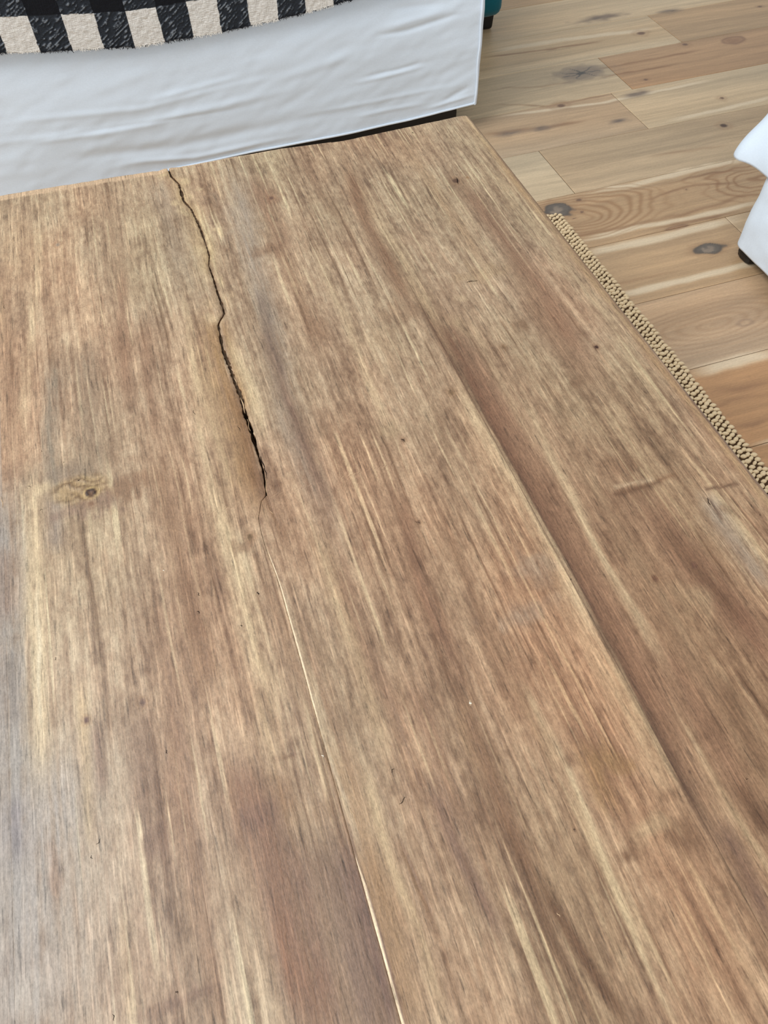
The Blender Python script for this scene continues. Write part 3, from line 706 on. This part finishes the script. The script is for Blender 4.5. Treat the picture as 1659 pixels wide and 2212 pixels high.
# tongue seen at the bottom of the crack, frame and legs
def crack_strip(name, y0, y1, half, zt, zb, mat):
    n = 90; ys = np.linspace(y0, y1, n); xs = seam1(ys)
    X = np.stack([xs - half, xs - half * .5, xs, xs + half * .5, xs + half], 1); Y = np.repeat(ys[:, None], 5, 1)
    Z = zt + .0022 * sn(X * 900, Y * 110, 4)
    return link(name, slab(name, X, Y, Z, zb, None), table, mat)
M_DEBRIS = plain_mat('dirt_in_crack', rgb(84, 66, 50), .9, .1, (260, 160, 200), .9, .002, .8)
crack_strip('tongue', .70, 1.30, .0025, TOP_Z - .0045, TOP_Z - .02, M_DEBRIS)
# grainy broken-out fibres on the crack walls
def sliver(px0, py0, px1, py1, w, mat=M_RAW, zoff=.0003):
    A = np.array(tz(px0, py0)); B = np.array(tz(px1, py1)); D = B - A; L = np.hypot(*D); N = np.array([-D[1], D[0]]) / L
    V = []; n = 9
    for i in range(n):
        t = i / (n - 1); c = A + D * t + N * .0006 * math.sin(t * 7 + px0); h = w * math.sin(math.pi * min(max(t, .03), .97)) * .5
        for s, z in ((-1, -.0015), (-.4, zoff), (.4, zoff), (1, -.0015)):
            q = c + N * h * s; V.append((q[0], q[1], TOP_Z + z))
    F = [(i * 4 + j, i * 4 + j + 1, i * 4 + j + 5, i * 4 + j + 4) for i in range(n - 1) for j in range(3)]
    F = [f[::-1] for f in F]
    return V, F
def slivers(name, items, mat, parent):
    V = []; F = []
    for it in items:
        v, f = sliver(*it); o = len(V); V += v; F += [tuple(i + o for i in q) for q in f]
    o = link(name, mesh_np(name, V, F), parent, mat); o['kind'] = 'stuff'
    return o
slivers('splinters', [(520, 858, 530, 892, .0018), (506, 812, 512, 832, .0010), (500, 795, 506, 806, .0009), (572, 1030, 578, 1072, .0012), (580, 1098, 590, 1112, .0007), (572, 1086, 576, 1100, .0007),
                      (905, 1945, 924, 1992, .0013), (886, 1855, 894, 1872, .0008), (757, 1745, 766, 1768, .0010), (3, 1072, 6, 1096, .0014), (534, 905, 540, 930, .0007), (1203, 1970, 1210, 1982, .0014)], M_RAW, table)
slivers('fissures', [(417, 886, 421, 897, .0010), (513, 920, 520, 932, .0012), (570, 1010, 578, 1034, .0013), (562, 985, 571, 1012, .0012), (863, 1738, 876, 1722, .0010), (556, 1278, 559, 1285, .0020),
                     (427, 1280, 431, 1287, .0014), (426, 1320, 432, 1324, .0014), (119, 1420, 122, 1426, .0012), (358, 1620, 362, 1628, .0016), (1238, 1071, 1256, 1067, .0008), (986, 383, 990, 397, .0022),
                     (1285, 748, 1292, 752, .0028), (866, 948, 876, 953, .0014), (1031, 606, 1008, 609, .0006), (209, 1825, 218, 1812, .0012), (196, 1848, 199, 1856, .0014), (60, 1049, 66, 1052, .0012),
                     (86, 1102, 93, 1100, .0008), (136, 1000, 140, 998, .0010), (89, 973, 92, 977, .0010), (135, 1046, 142, 1050, .0018), (134, 1047, 144, 1045, .0012), (164, 1036, 174, 1037, .0024), (196, 1061, 206, 1064, .0022),
                     (1239, 1790, 1242, 1793, .0012), (1610, 1681, 1616, 1684, .0014), (895, 1125, 908, 1131, .0010), (814, 1277, 832, 1274, .0006), (903, 658, 908, 663, .0012), (1438, 1842, 1449, 1874, .0008),
                     (244, 2190, 247, 2205, .0016), (380, 2141, 384, 2145, .0012), (1621, 1090, 1625, 1095, .0010), (1640, 1110, 1644, 1115, .0012),
                     (1527, 1076, 1534, 1090, .0010), (1036, 2117, 1040, 2121, .0014), (8, 660, 10, 668, .0012), (520, 1350, 523, 1353, .0010), (165, 1133, 168, 1137, .0010), (138, 1133, 140, 1134, .0010),
                     (850, 1660, 845, 1668, .0008), (1233, 1129, 1236, 1131, .0012), (1232, 1250, 1234, 1253, .0012), (852, 279, 848, 284, .0012), (890, 285, 893, 288, .0012)], M_HOLE, table)
crumbs = slivers('specks', [(353, 1231, 354, 1233, .0010), (1014, 1516, 1018, 1521, .0022), (695, 1630, 699, 1636, .0014), (627, 1342, 628, 1344, .0010)], M_CRUMB, table)
for (a, b, c, d) in [(-.50, .50, 1.215, 1.24), (-.50, .50, -.29, -.265)]:
    box('apron', a, b, c, d, TOP_Z - .13, T_BOT + .001, table, M_UNDER)
for xx in (-.505, .48):
    box('apron', xx, xx + .025, -.22, 1.17, TOP_Z - .13, T_BOT + .001, table, M_UNDER)
for xx in (-.52, .45):
    for yy in (-.30, 1.18):
        box('leg', xx, xx + .07, yy, yy + .07, .0165, T_BOT + .001, table, M_UNDER, .005, .25)

# ------------------------------------------------------------------ jute rug under the table
rug = empty('jute_rug', (0, 0, 0))
tag(rug, 'natural woven jute rug under the wooden table, its knotted edge showing', 'rug')
RX1, RY1, RX0, RY0 = .922, 1.492, -1.0, -.7
n = 60
ys = np.linspace(RY0, RY1, n); xs = np.array([RX0, -.5, 0, .5, .80, RX1 - .006, RX1 - .002])
X, Y = np.meshgrid(xs, ys)
link('backing', slab('backing', X, Y, np.full_like(X, .0075) - (X > RX1 - .004) * .003, .0005, None), rug, M_JUTEB)
def knot_unit(nu=7, nv=5):
    V = []
    for i in range(nv + 1):
        t = i / nv; x = (t - .5); r = math.sin(math.pi * min(max(t, .03), .97)) ** .6
        for j in range(nu):
            a = 2 * math.pi * j / nu + t * 1.3
            V.append((x, math.cos(a) * .5 * r, math.sin(a) * .5 * r))
    F = [(i * nu + j, i * nu + (j + 1) % nu, (i + 1) * nu + (j + 1) % nu, (i + 1) * nu + j) for i in range(nv) for j in range(nu)]
    return np.array(V), np.array(F)[:, ::-1]
KV, KF = knot_unit()
def knots(xa, xb, ya, yb, name):
    VV = []; FF = []; off = 0; rr = np.random.RandomState(11)
    pitch = .0124; cw_ = .0104
    ncol = int((xb - xa) / cw_); nrow = int((yb - ya) / pitch)
    for r in range(nrow):
        yy = ya + (r + .5) * pitch
        for c in range(ncol):
            xx = xb - (c + .5) * cw_ + .0016 * sn(yy * 9, 0.0, 3)
            if c == 0: xx += .002 * rr.randn() * .5
            L = .0130 * (1 + .12 * rr.randn()); Wd = .0090 * (1 + .10 * rr.randn()); H = .0100
            a = (.50 if c % 2 else -.20) + .10 * rr.randn()
            P = KV * np.array([L, Wd, H]); ca, sa = math.cos(a), math.sin(a)
            Q = np.stack([P[:, 0] * ca - P[:, 1] * sa + xx, P[:, 0] * sa + P[:, 1] * ca + yy + .001 * rr.randn() + (c % 2) * pitch * .35, P[:, 2] + .0088 + .001 * rr.rand() - (.0015 if c == 0 else 0)], 1)
            VV.append(Q); FF.append(KF + off); off += len(Q)
    o = link(name, mesh_np(name, np.concatenate(VV), np.concatenate(FF)), rug, M_JUTE); o['kind'] = 'stuff'
knots(.83, RX1, .30, RY1, 'weave')

# ------------------------------------------------------------------ white sofa
sofa = empty('sofa', (-.1, 2.5, 0))
tag(sofa, 'white slipcovered sofa behind the wooden table, throw over its front', 'sofa')
SX0, SX1, SY, SD = -1.25, .881, 1.96, 2.86
KS = SY / 2.03
def hz_(z): return CAM_Z - (CAM_Z - np.asarray(z, float)) * KS
def at_parent(o, par):
    o.parent = par; o.matrix_parent_inverse = Matrix.Translation(-par.location); return o
def hem_z(x):
    return hz_(np.interp(np.asarray(x) / KS, [-1.2, .0, .25, .55, .70, .80, .86, .91], [.010, .012, .021, .022, .026, .034, .037, .040]))
def wr(X, Z, pts, w, h):      # a crease drawn as a ridge on the upright front
    P = np.array([on_y(px, py, SY) for px, py in pts]); k = np.argsort(P[:, 0]); P = P[k]
    zc = np.interp(X, P[:, 0], P[:, 1])
    L = (P[-1, 0] - P[0, 0]) * .3 + .005
    return h * np.exp(-((Z - zc) / w) ** 2) * sstep(P[0, 0] - L, P[0, 0] + L, X) * (1 - sstep(P[-1, 0] - L, P[-1, 0] + L, X))
def wrinkle(X, Z):
    d = .004 * (fbm(X * 2.2 + Z * 3, Z * 8 - X * 2.0, 3, 3) * 2 - 1)
    d = d + .0022 * (fbm(X * 5 + Z * 6, Z * 26 - X * 5, 2, 8) * 2 - 1) + .0008 * sn(X * 22 + Z * 20, Z * 60 - X * 24, 5)
    for p, w, h in [([(828, 75), (880, 66), (977, 34)], .006, -.0045), ([(830, 60), (960, 24)], .008, .003), ([(800, 165), (860, 152), (905, 138)], .005, -.003), ([(780, 178), (900, 148)], .006, .003),
                    ([(700, 240), (800, 222), (950, 190)], .006, .002), ([(60, 260), (300, 235), (520, 180)], .008, .0028), ([(0, 310), (240, 285), (450, 235), (600, 200)], .010, .0040), ([(100, 300), (300, 268), (480, 240)], .005, -.002),
                    ([(330, 215), (500, 170)], .007, .003), ([(180, 340), (380, 318), (600, 270)], .014, -.005), ([(300, 350), (420, 340), (600, 300)], .007, .005), ([(960, 215), (1010, 190)], .007, -.004),
                    ([(930, 232), (1015, 205)], .005, .004), ([(780, 250), (900, 226)], .006, .003), ([(610, 170), (760, 120)], .014, .004), ([(640, 260), (760, 240)], .012, -.002), ([(850, 20), (960, 8)], .008, -.003)]:
        d = d + wr(X, Z, p, w, h)
    return d
nx, nz = 520, 120
xs = np.concatenate([np.linspace(SX0, -.35, 30)[:-1], np.linspace(-.35, SX1 - .012, nx)])
# corner bends round to the end of the sofa
ca = np.linspace(0, math.pi / 2, 9)[1:]
T = np.linspace(0, 1, nz)
Xf = np.repeat(xs[None], nz, 0)
hz = hem_z(Xf); Zf = hz + T[:, None] * (.425 - hz)
Yf = SY - .75 * wrinkle(Xf, Zf) + .004 * sstep(.1, 0, Zf - hz) * sn(Xf * 6, Zf * 0, 7)
Yf = Yf + .010 * sstep(.30, .44, Zf)
bulge = .010 * np.sin(np.clip((Zf[:, -1] - .06) / .4, 0, 1) * math.pi)
Xc = (SX1 - .012) + .012 * np.sin(ca)[None] + bulge[:, None] * (ca / (math.pi / 2))[None] * .6 + np.zeros((nz, 1))
Yc = Yf[:, -1:] + .012 * (1 - np.cos(ca))[None]
Xs = np.repeat(Xc[:, -1:], 12, 1) + .0; Ys = Yc[:, -1:] + np.linspace(.02, .86, 12)[None]
Xall = np.concatenate([Xf, Xc, Xs], 1); Yall = np.concatenate([Yf, Yc, Ys], 1)
Zall = np.concatenate([Zf, np.repeat(Zf[:, -1:], 20, 1)], 1)
me = mesh_np('slipcover_skirt', np.stack([Xall, Yall, Zall], -1).reshape(-1, 3), grid_faces(*Xall.shape))
o = link('slipcover_skirt', me, None, M_SLIP); at_parent(o, sofa)
md = o.modifiers.new('thick', 'SOLIDIFY'); md.thickness = .003; md.offset = -1
def tube(name, P, r, mat, parent, n=8, off=True):
    P = np.asarray(P, float); V = []; m = len(P)
    for i in range(m):
        t = P[min(i + 1, m - 1)] - P[max(i - 1, 0)]; t /= np.linalg.norm(t)
        up = np.array([0, 0, 1.]) if abs(t[2]) < .9 else np.array([0, 1., 0])
        a = np.cross(t, up); a /= np.linalg.norm(a); b = np.cross(t, a)
        for j in range(n):
            q = 2 * math.pi * j / n; V.append(P[i] + r * (a * math.cos(q) + b * math.sin(q)))
    F = [(i * n + j, i * n + (j + 1) % n, (i + 1) * n + (j + 1) % n, (i + 1) * n + j) for i in range(m - 1) for j in range(n)]
    o = link(name, mesh_np(name, V, F), None, mat)
    if parent: at_parent(o, parent)
    return o
zz = np.linspace(.076, .42, 40)
bl = .010 * np.sin(np.clip((zz - .03) / .4, 0, 1) * math.pi)
tube('corner_seam', np.stack([np.full(40, SX1 - .010) + bl * .4 + .0008 * np.sin(zz * 60), np.interp(zz, Zf[:, -1], Yf[:, -1]) - .0010, zz], 1), .0030, M_SLIP, sofa)
hx = np.linspace(-.4, SX1 - .006, 120)
tube('hem', np.stack([hx, np.interp(hx, xs, Yf[0]) - .0012, hem_z(hx) + .003], 1), .0028, M_SLIP, sofa)
def soft_box(name, x0, x1, y0, y1, z0, z1, r, mat, parent, puff=0, seed=0, n=18, label=None):
    """rounded cushion-like box"""
    import bmesh
    bm = bmesh.new(); bmesh.ops.create_cube(bm, size=2); bmesh.ops.subdivide_edges(bm, edges=bm.edges[:], cuts=n, use_grid_fill=True)
    hx_, hy_, hz_ = (x1 - x0) / 2, (y1 - y0) / 2, (z1 - z0) / 2
    for v in bm.verts:
        p = np.array(v.co); q = p * np.array([hx_, hy_, hz_])
        inner = np.clip(q, -np.array([hx_, hy_, hz_]) + r, np.array([hx_, hy_, hz_]) - r)
        d = q - inner; L = np.linalg.norm(d)
        if L > 1e-9: q = inner + d / L * r
        if puff:
            q[2] += math.copysign(puff * (1 - min(1, abs(p[0])) ** 3) * (1 - min(1, abs(p[1])) ** 3), p[2]) if abs(p[2]) > .98 else 0
        q += .002 * (float(vn(q[0] * 9 + seed, q[1] * 9 + q[2] * 7)) - .5)
        v.co = (q[0] + (x0 + x1) / 2, q[1] + (y0 + y1) / 2, q[2] + (z0 + z1) / 2)
    me = bpy.data.meshes.new(name); bm.to_mesh(me); bm.free()
    o = link(name, me, None, mat); at_parent(o, parent)
    return o
soft_box('base_frame', SX0 + .01, SX1 - .035, SY + .035, SD - .01, .065, .40, .012, M_SLIP, sofa, n=4)
at_parent(box('under_sofa_shade', SX0 + .03, SX1 - .05, SY + .024, SD - .03, .006, .06, None, M_BLACK, .004), sofa)  # black box added to stand in for the shade under the sofa
soft_box('seat_cushion', SX0 + .18, -.26, SY + .012, 2.72, .405, .535, .03, M_SLIP, sofa, .012, 3)
soft_box('seat_cushion', -.252, SX1 - .17, SY + .012, 2.72, .405, .535, .03, M_SLIP, sofa, .012, 5)
soft_box('armrest', SX1 - .165, SX1 - .004, SY + .006, SD, .40, .62, .04, M_SLIP, sofa, .0, 6)
soft_box('armrest', SX0, SX0 + .165, SY + .006, SD, .40, .62, .04, M_SLIP, sofa, .0, 7)
soft_box('backrest', SX0 + .17, SX1 - .17, 2.73, SD, .40, .86, .05, M_SLIP, sofa, .0, 8)
for fx in (SX0 + .06, SX1 - .07):
    for fy in (SY + .06, SD - .08):
        at_parent(box('foot', fx - .02, fx + .02, fy - .02, fy + .02, 0.0, .040, None, M_BLACK, .004, .15), sofa)

# ------------------------------------------------------------------ checked throw over the seat edge
PITCH = .0700 * KS
X0T = on_y(13, 104, SY - .012)[0]
def bot(x):
    return hz_(np.interp(np.asarray(x) / KS, [-.5, -.284, -.19, .022, .20, .353, .492, .62], [.372, .362, .350, .330, .331, .338, .350, .366]))
rowA = []
nxt = 1000
xs = np.linspace(-.62, .66, nxt)
HNG = .530
sv = np.concatenate([np.linspace(0, .17, 140), np.linspace(.17, .62, 60)[1:]])   # length along the cloth from the bottom edge
Xg, Sg = np.meshgrid(xs, sv)
bz = bot(Xg)
zup = .545 - bz - .02
Zg = np.where(Sg < zup, bz + Sg, 0); Yg = np.where(Sg < zup, SY - .013, 0)
q = np.clip((Sg - zup) / .04, 0, 1) * math.pi / 2
Zg = np.where(Sg >= zup, .545 - .02 + .025 * np.sin(q), Zg); Yg = np.where(Sg >= zup, SY - .013 + .025 * (1 - np.cos(q)) + np.maximum(Sg - zup - .04, 0), Yg)
lean = Sg * -.05 * 0
jag = .0022 * (fbm(Xg * 170, Sg * 0, 2, 5) * 2 - 1) * (1 - sstep(0, .012, Sg))
Zg = Zg + jag
XP = Xg + .0015 * sn(Xg * 40, Sg * 60, 7)
colk = np.floor((XP - X0T) / PITCH).astype(int)
rowk = np.floor((Sg + .0012 * sn(Xg * 60, Sg * 40, 6)) / (.0735 * KS)).astype(int)
wcol = (colk % 2 == 0); wrow = (rowk % 2 == 0)
white = wcol & wrow; black = (~wcol) & (~wrow); twill = ~(white | black)
diag = 1.25 * sn((Xg * .82 + Sg * .57) * 95, (Xg * -.57 + Sg * .82) * 330, 4) + .45 * sn(Xg * 480, Sg * 480, 9) + .3 * np.sin((Xg * -.57 + Sg * .82) * 1000)
C = np.zeros(Xg.shape + (3,))
C[white] = rgb(224, 216, 205); C[black] = rgb(20, 20, 24)
tw = mixc(np.repeat(rgb(44, 47, 52)[None], Xg.size, 0).reshape(C.shape), rgb(142, 146, 150), sstep(.25, 1.1, diag) * .8)
C[twill] = tw[twill]
C = mixc(C, rgb(26, 28, 32), twill * (1 - sstep(.0, .008, Sg)) * .8)
bumpy = np.where(white, .0022 * (fbm(Xg * 110, Sg * 110, 2, 5)), np.where(twill, .0024 * sstep(-.4, 1, diag), .0012 * fbm(Xg * 150, Sg * 150, 2, 9)))
fold = .004 * sn(Xg * 5, Sg * 2, 14)
Yg = Yg - np.where(Sg < zup + .02, bumpy + fold * .5 + .003, 0); Zg = Zg + np.where(Sg >= zup + .02, bumpy, 0)
throw = empty('throw', (0, SY, .5))
tag(throw, 'black, grey and white checked woolly throw draped over the sofa front', 'throw')
me = mesh_np('throw_cloth', np.stack([Xg, Yg, Zg], -1).reshape(-1, 3), grid_faces(*Xg.shape), s2l(C).reshape(-1, 3))
o = link('throw_cloth', me, None, M_THROW); at_parent(o, throw)
md = o.modifiers.new('thick', 'SOLIDIFY'); md.thickness = .006; md.offset = -1
# loose fibres along the cut edge, one joined part per colour
def fibres(name, sel_white, mat):
    r = np.random.RandomState(5 if sel_white else 6); V = []; F = []
    for i in range(900):
        x = r.uniform(-.6, .64); w = int(math.floor((x - X0T) / PITCH)) % 2 == 0
        if w != sel_white: continue
        z = float(bot(x)) + r.uniform(0, .004); y = SY - .016 - r.uniform(0, .004); L = r.uniform(.002, .006)
        p = np.array([x, y, z]); a = r.uniform(-1, 1)
        for k in range(3):
            t = k / 2; c = p + np.array([math.sin(a) * L * t + .001 * math.sin(3 * t + i), -.001 * t, -math.cos(a) * L * t])
            V += [c + np.array([-.0005, 0, 0]), c + np.array([.0005, 0, 0])]
        b = len(V) - 6
        F += [(b, b + 1, b + 3, b + 2), (b + 2, b + 3, b + 5, b + 4)]
    o = link(name, mesh_np(name, V, F), None, mat); at_parent(o, throw); o['kind'] = 'stuff'
fibres('edge_fibres', True, plain_mat('cream_wool', rgb(222, 213, 200), .9, .1))
fibres('edge_fibres', False, plain_mat('black_wool', rgb(34, 34, 38), .9, .1))

# ------------------------------------------------------------------ teal footstool beyond the sofa's end
stool = empty('footstool', (1.09, 2.65, 0))
tag(stool, 'teal fabric footstool on dark feet added for the shadow below it, mostly hidden beyond the right end of the white sofa', 'footstool')
soft_box('seat', .95, 1.204, 2.52, 2.80, .050, .36, .028, M_TEAL, stool, .006, 9, 12)
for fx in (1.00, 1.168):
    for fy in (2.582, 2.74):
        at_parent(box('foot', fx - .024, fx + .024, fy - .024, fy + .024, 0, .070, None, M_BLACK, .010, .2), stool)  # dark feet added to stand in for the shadow under the seat

# ------------------------------------------------------------------ white armchair at the right
chair = empty('armchair', (1.6, .8, 0))
tag(chair, 'bright white slipcovered armchair corner at the right edge of the photo', 'armchair')
CX, CY = 1.243, 1.212
# skirt: runs along the left side (x = CX), round the far corner and along the far side
def skirt(name, x0, y1, z0, z1, flare, n_side=150, zr=60, wave=.003, seed=0, yk=1.0):
    ys = np.linspace(.42, y1 - .025, n_side); a = np.linspace(0, math.pi / 2, 12)[1:]
    px = np.concatenate([np.full(n_side, x0), x0 + .025 * (1 - np.cos(a)), np.linspace(x0 + .03, x0 + .80, 40)])
    py = np.concatenate([ys, y1 - .025 + .025 * np.sin(a), np.full(40, y1)])
    nxn = np.concatenate([np.full(n_side, -1.), -np.cos(a), np.zeros(40)]); nyn = np.concatenate([np.zeros(n_side), np.sin(a), np.ones(40)])
    t = np.linspace(0, 1, zr)[:, None]
    s = np.concatenate([[0], np.cumsum(np.hypot(np.diff(px), np.diff(py)))])[None]
    off = flare(t, px[None], py[None]) + wave * (fbm(s * 9 + t * .6, t * 3 + s * 3, 3, seed) * 2 - 1) + .0012 * sn(s * 40 + t * 3, t * 9, seed + 2)
    X = px[None] + nxn[None] * off; Y = py[None] + nyn[None] * off * yk
    Z = z0 + t * (z1 - z0) + 0 * X
    o = link(name, mesh_np(name, np.stack([X, Y, Z], -1).reshape(-1, 3), grid_faces(*X.shape, flip=True)), None, M_CHAIR)
    at_parent(o, chair); m = o.modifiers.new('thick', 'SOLIDIFY'); m.thickness = .003; m.offset = 1
    return X, Y, Z
Xk, Yk, Zk = skirt('skirt', CX, CY, .030, .262, lambda t, x, y: .008 * np.exp(-((t - .22) / .3) ** 2) + .003, seed=3)
cor = lambda x, y: np.exp(-(((x - CX) / .05) ** 2 + ((y - CY) / .05) ** 2))
Xu, Yu, Zu = skirt('seat_cover', CX + .03, CY + .085, .204, .46, lambda t, x, y: .042 * (1 - sstep(0, .6, t)) + np.exp(-(((x - CX - .03) / .05) ** 2 + ((y - CY - .085) / .035) ** 2)) * .030 * (1 - sstep(0, .35, t)), seed=9, wave=.004, yk=.35)
n_side = 150
for (X_, Y_, Z_, nm) in ((Xk, Yk, Zk, 'skirt_hem'), (Xu, Yu, Zu, 'cover_hem')):
    tube(nm, np.stack([X_[2], Y_[2], Z_[2]], 1)[::2], .0028, M_CHAIR, chair)
k = n_side - 4
tube('side_seam', np.stack([Xk[:, k], Yk[:, k], Zk[:, k]], 1)[::3], .0026, M_CHAIR, chair)
k = n_side - 6
tube('cover_seam', np.stack([Xu[:, k], Yu[:, k], Zu[:, k]], 1)[::3], .0026, M_CHAIR, chair)
soft_box('base_frame', CX + .03, CX + .80, .45, CY - .03, .05, .40, .02, M_CHAIR, chair, n=4)
soft_box('seat_cushion', CX + .05, CX + .80, .40, CY - .0, .405, .52, .035, M_CHAIR, chair, .012, 4)
soft_box('backrest', CX + .62, CX + .82, .42, CY - .0, .42, .90, .05, M_CHAIR, chair, .0, 5)
for fx in (CX + .022, CX + .75):
    for fy in (.50, CY - .032):
        at_parent(box('foot', fx - .026, fx + .026, fy - .026, fy + .026, 0, .055, None, M_BLACK, .016, .0), chair)
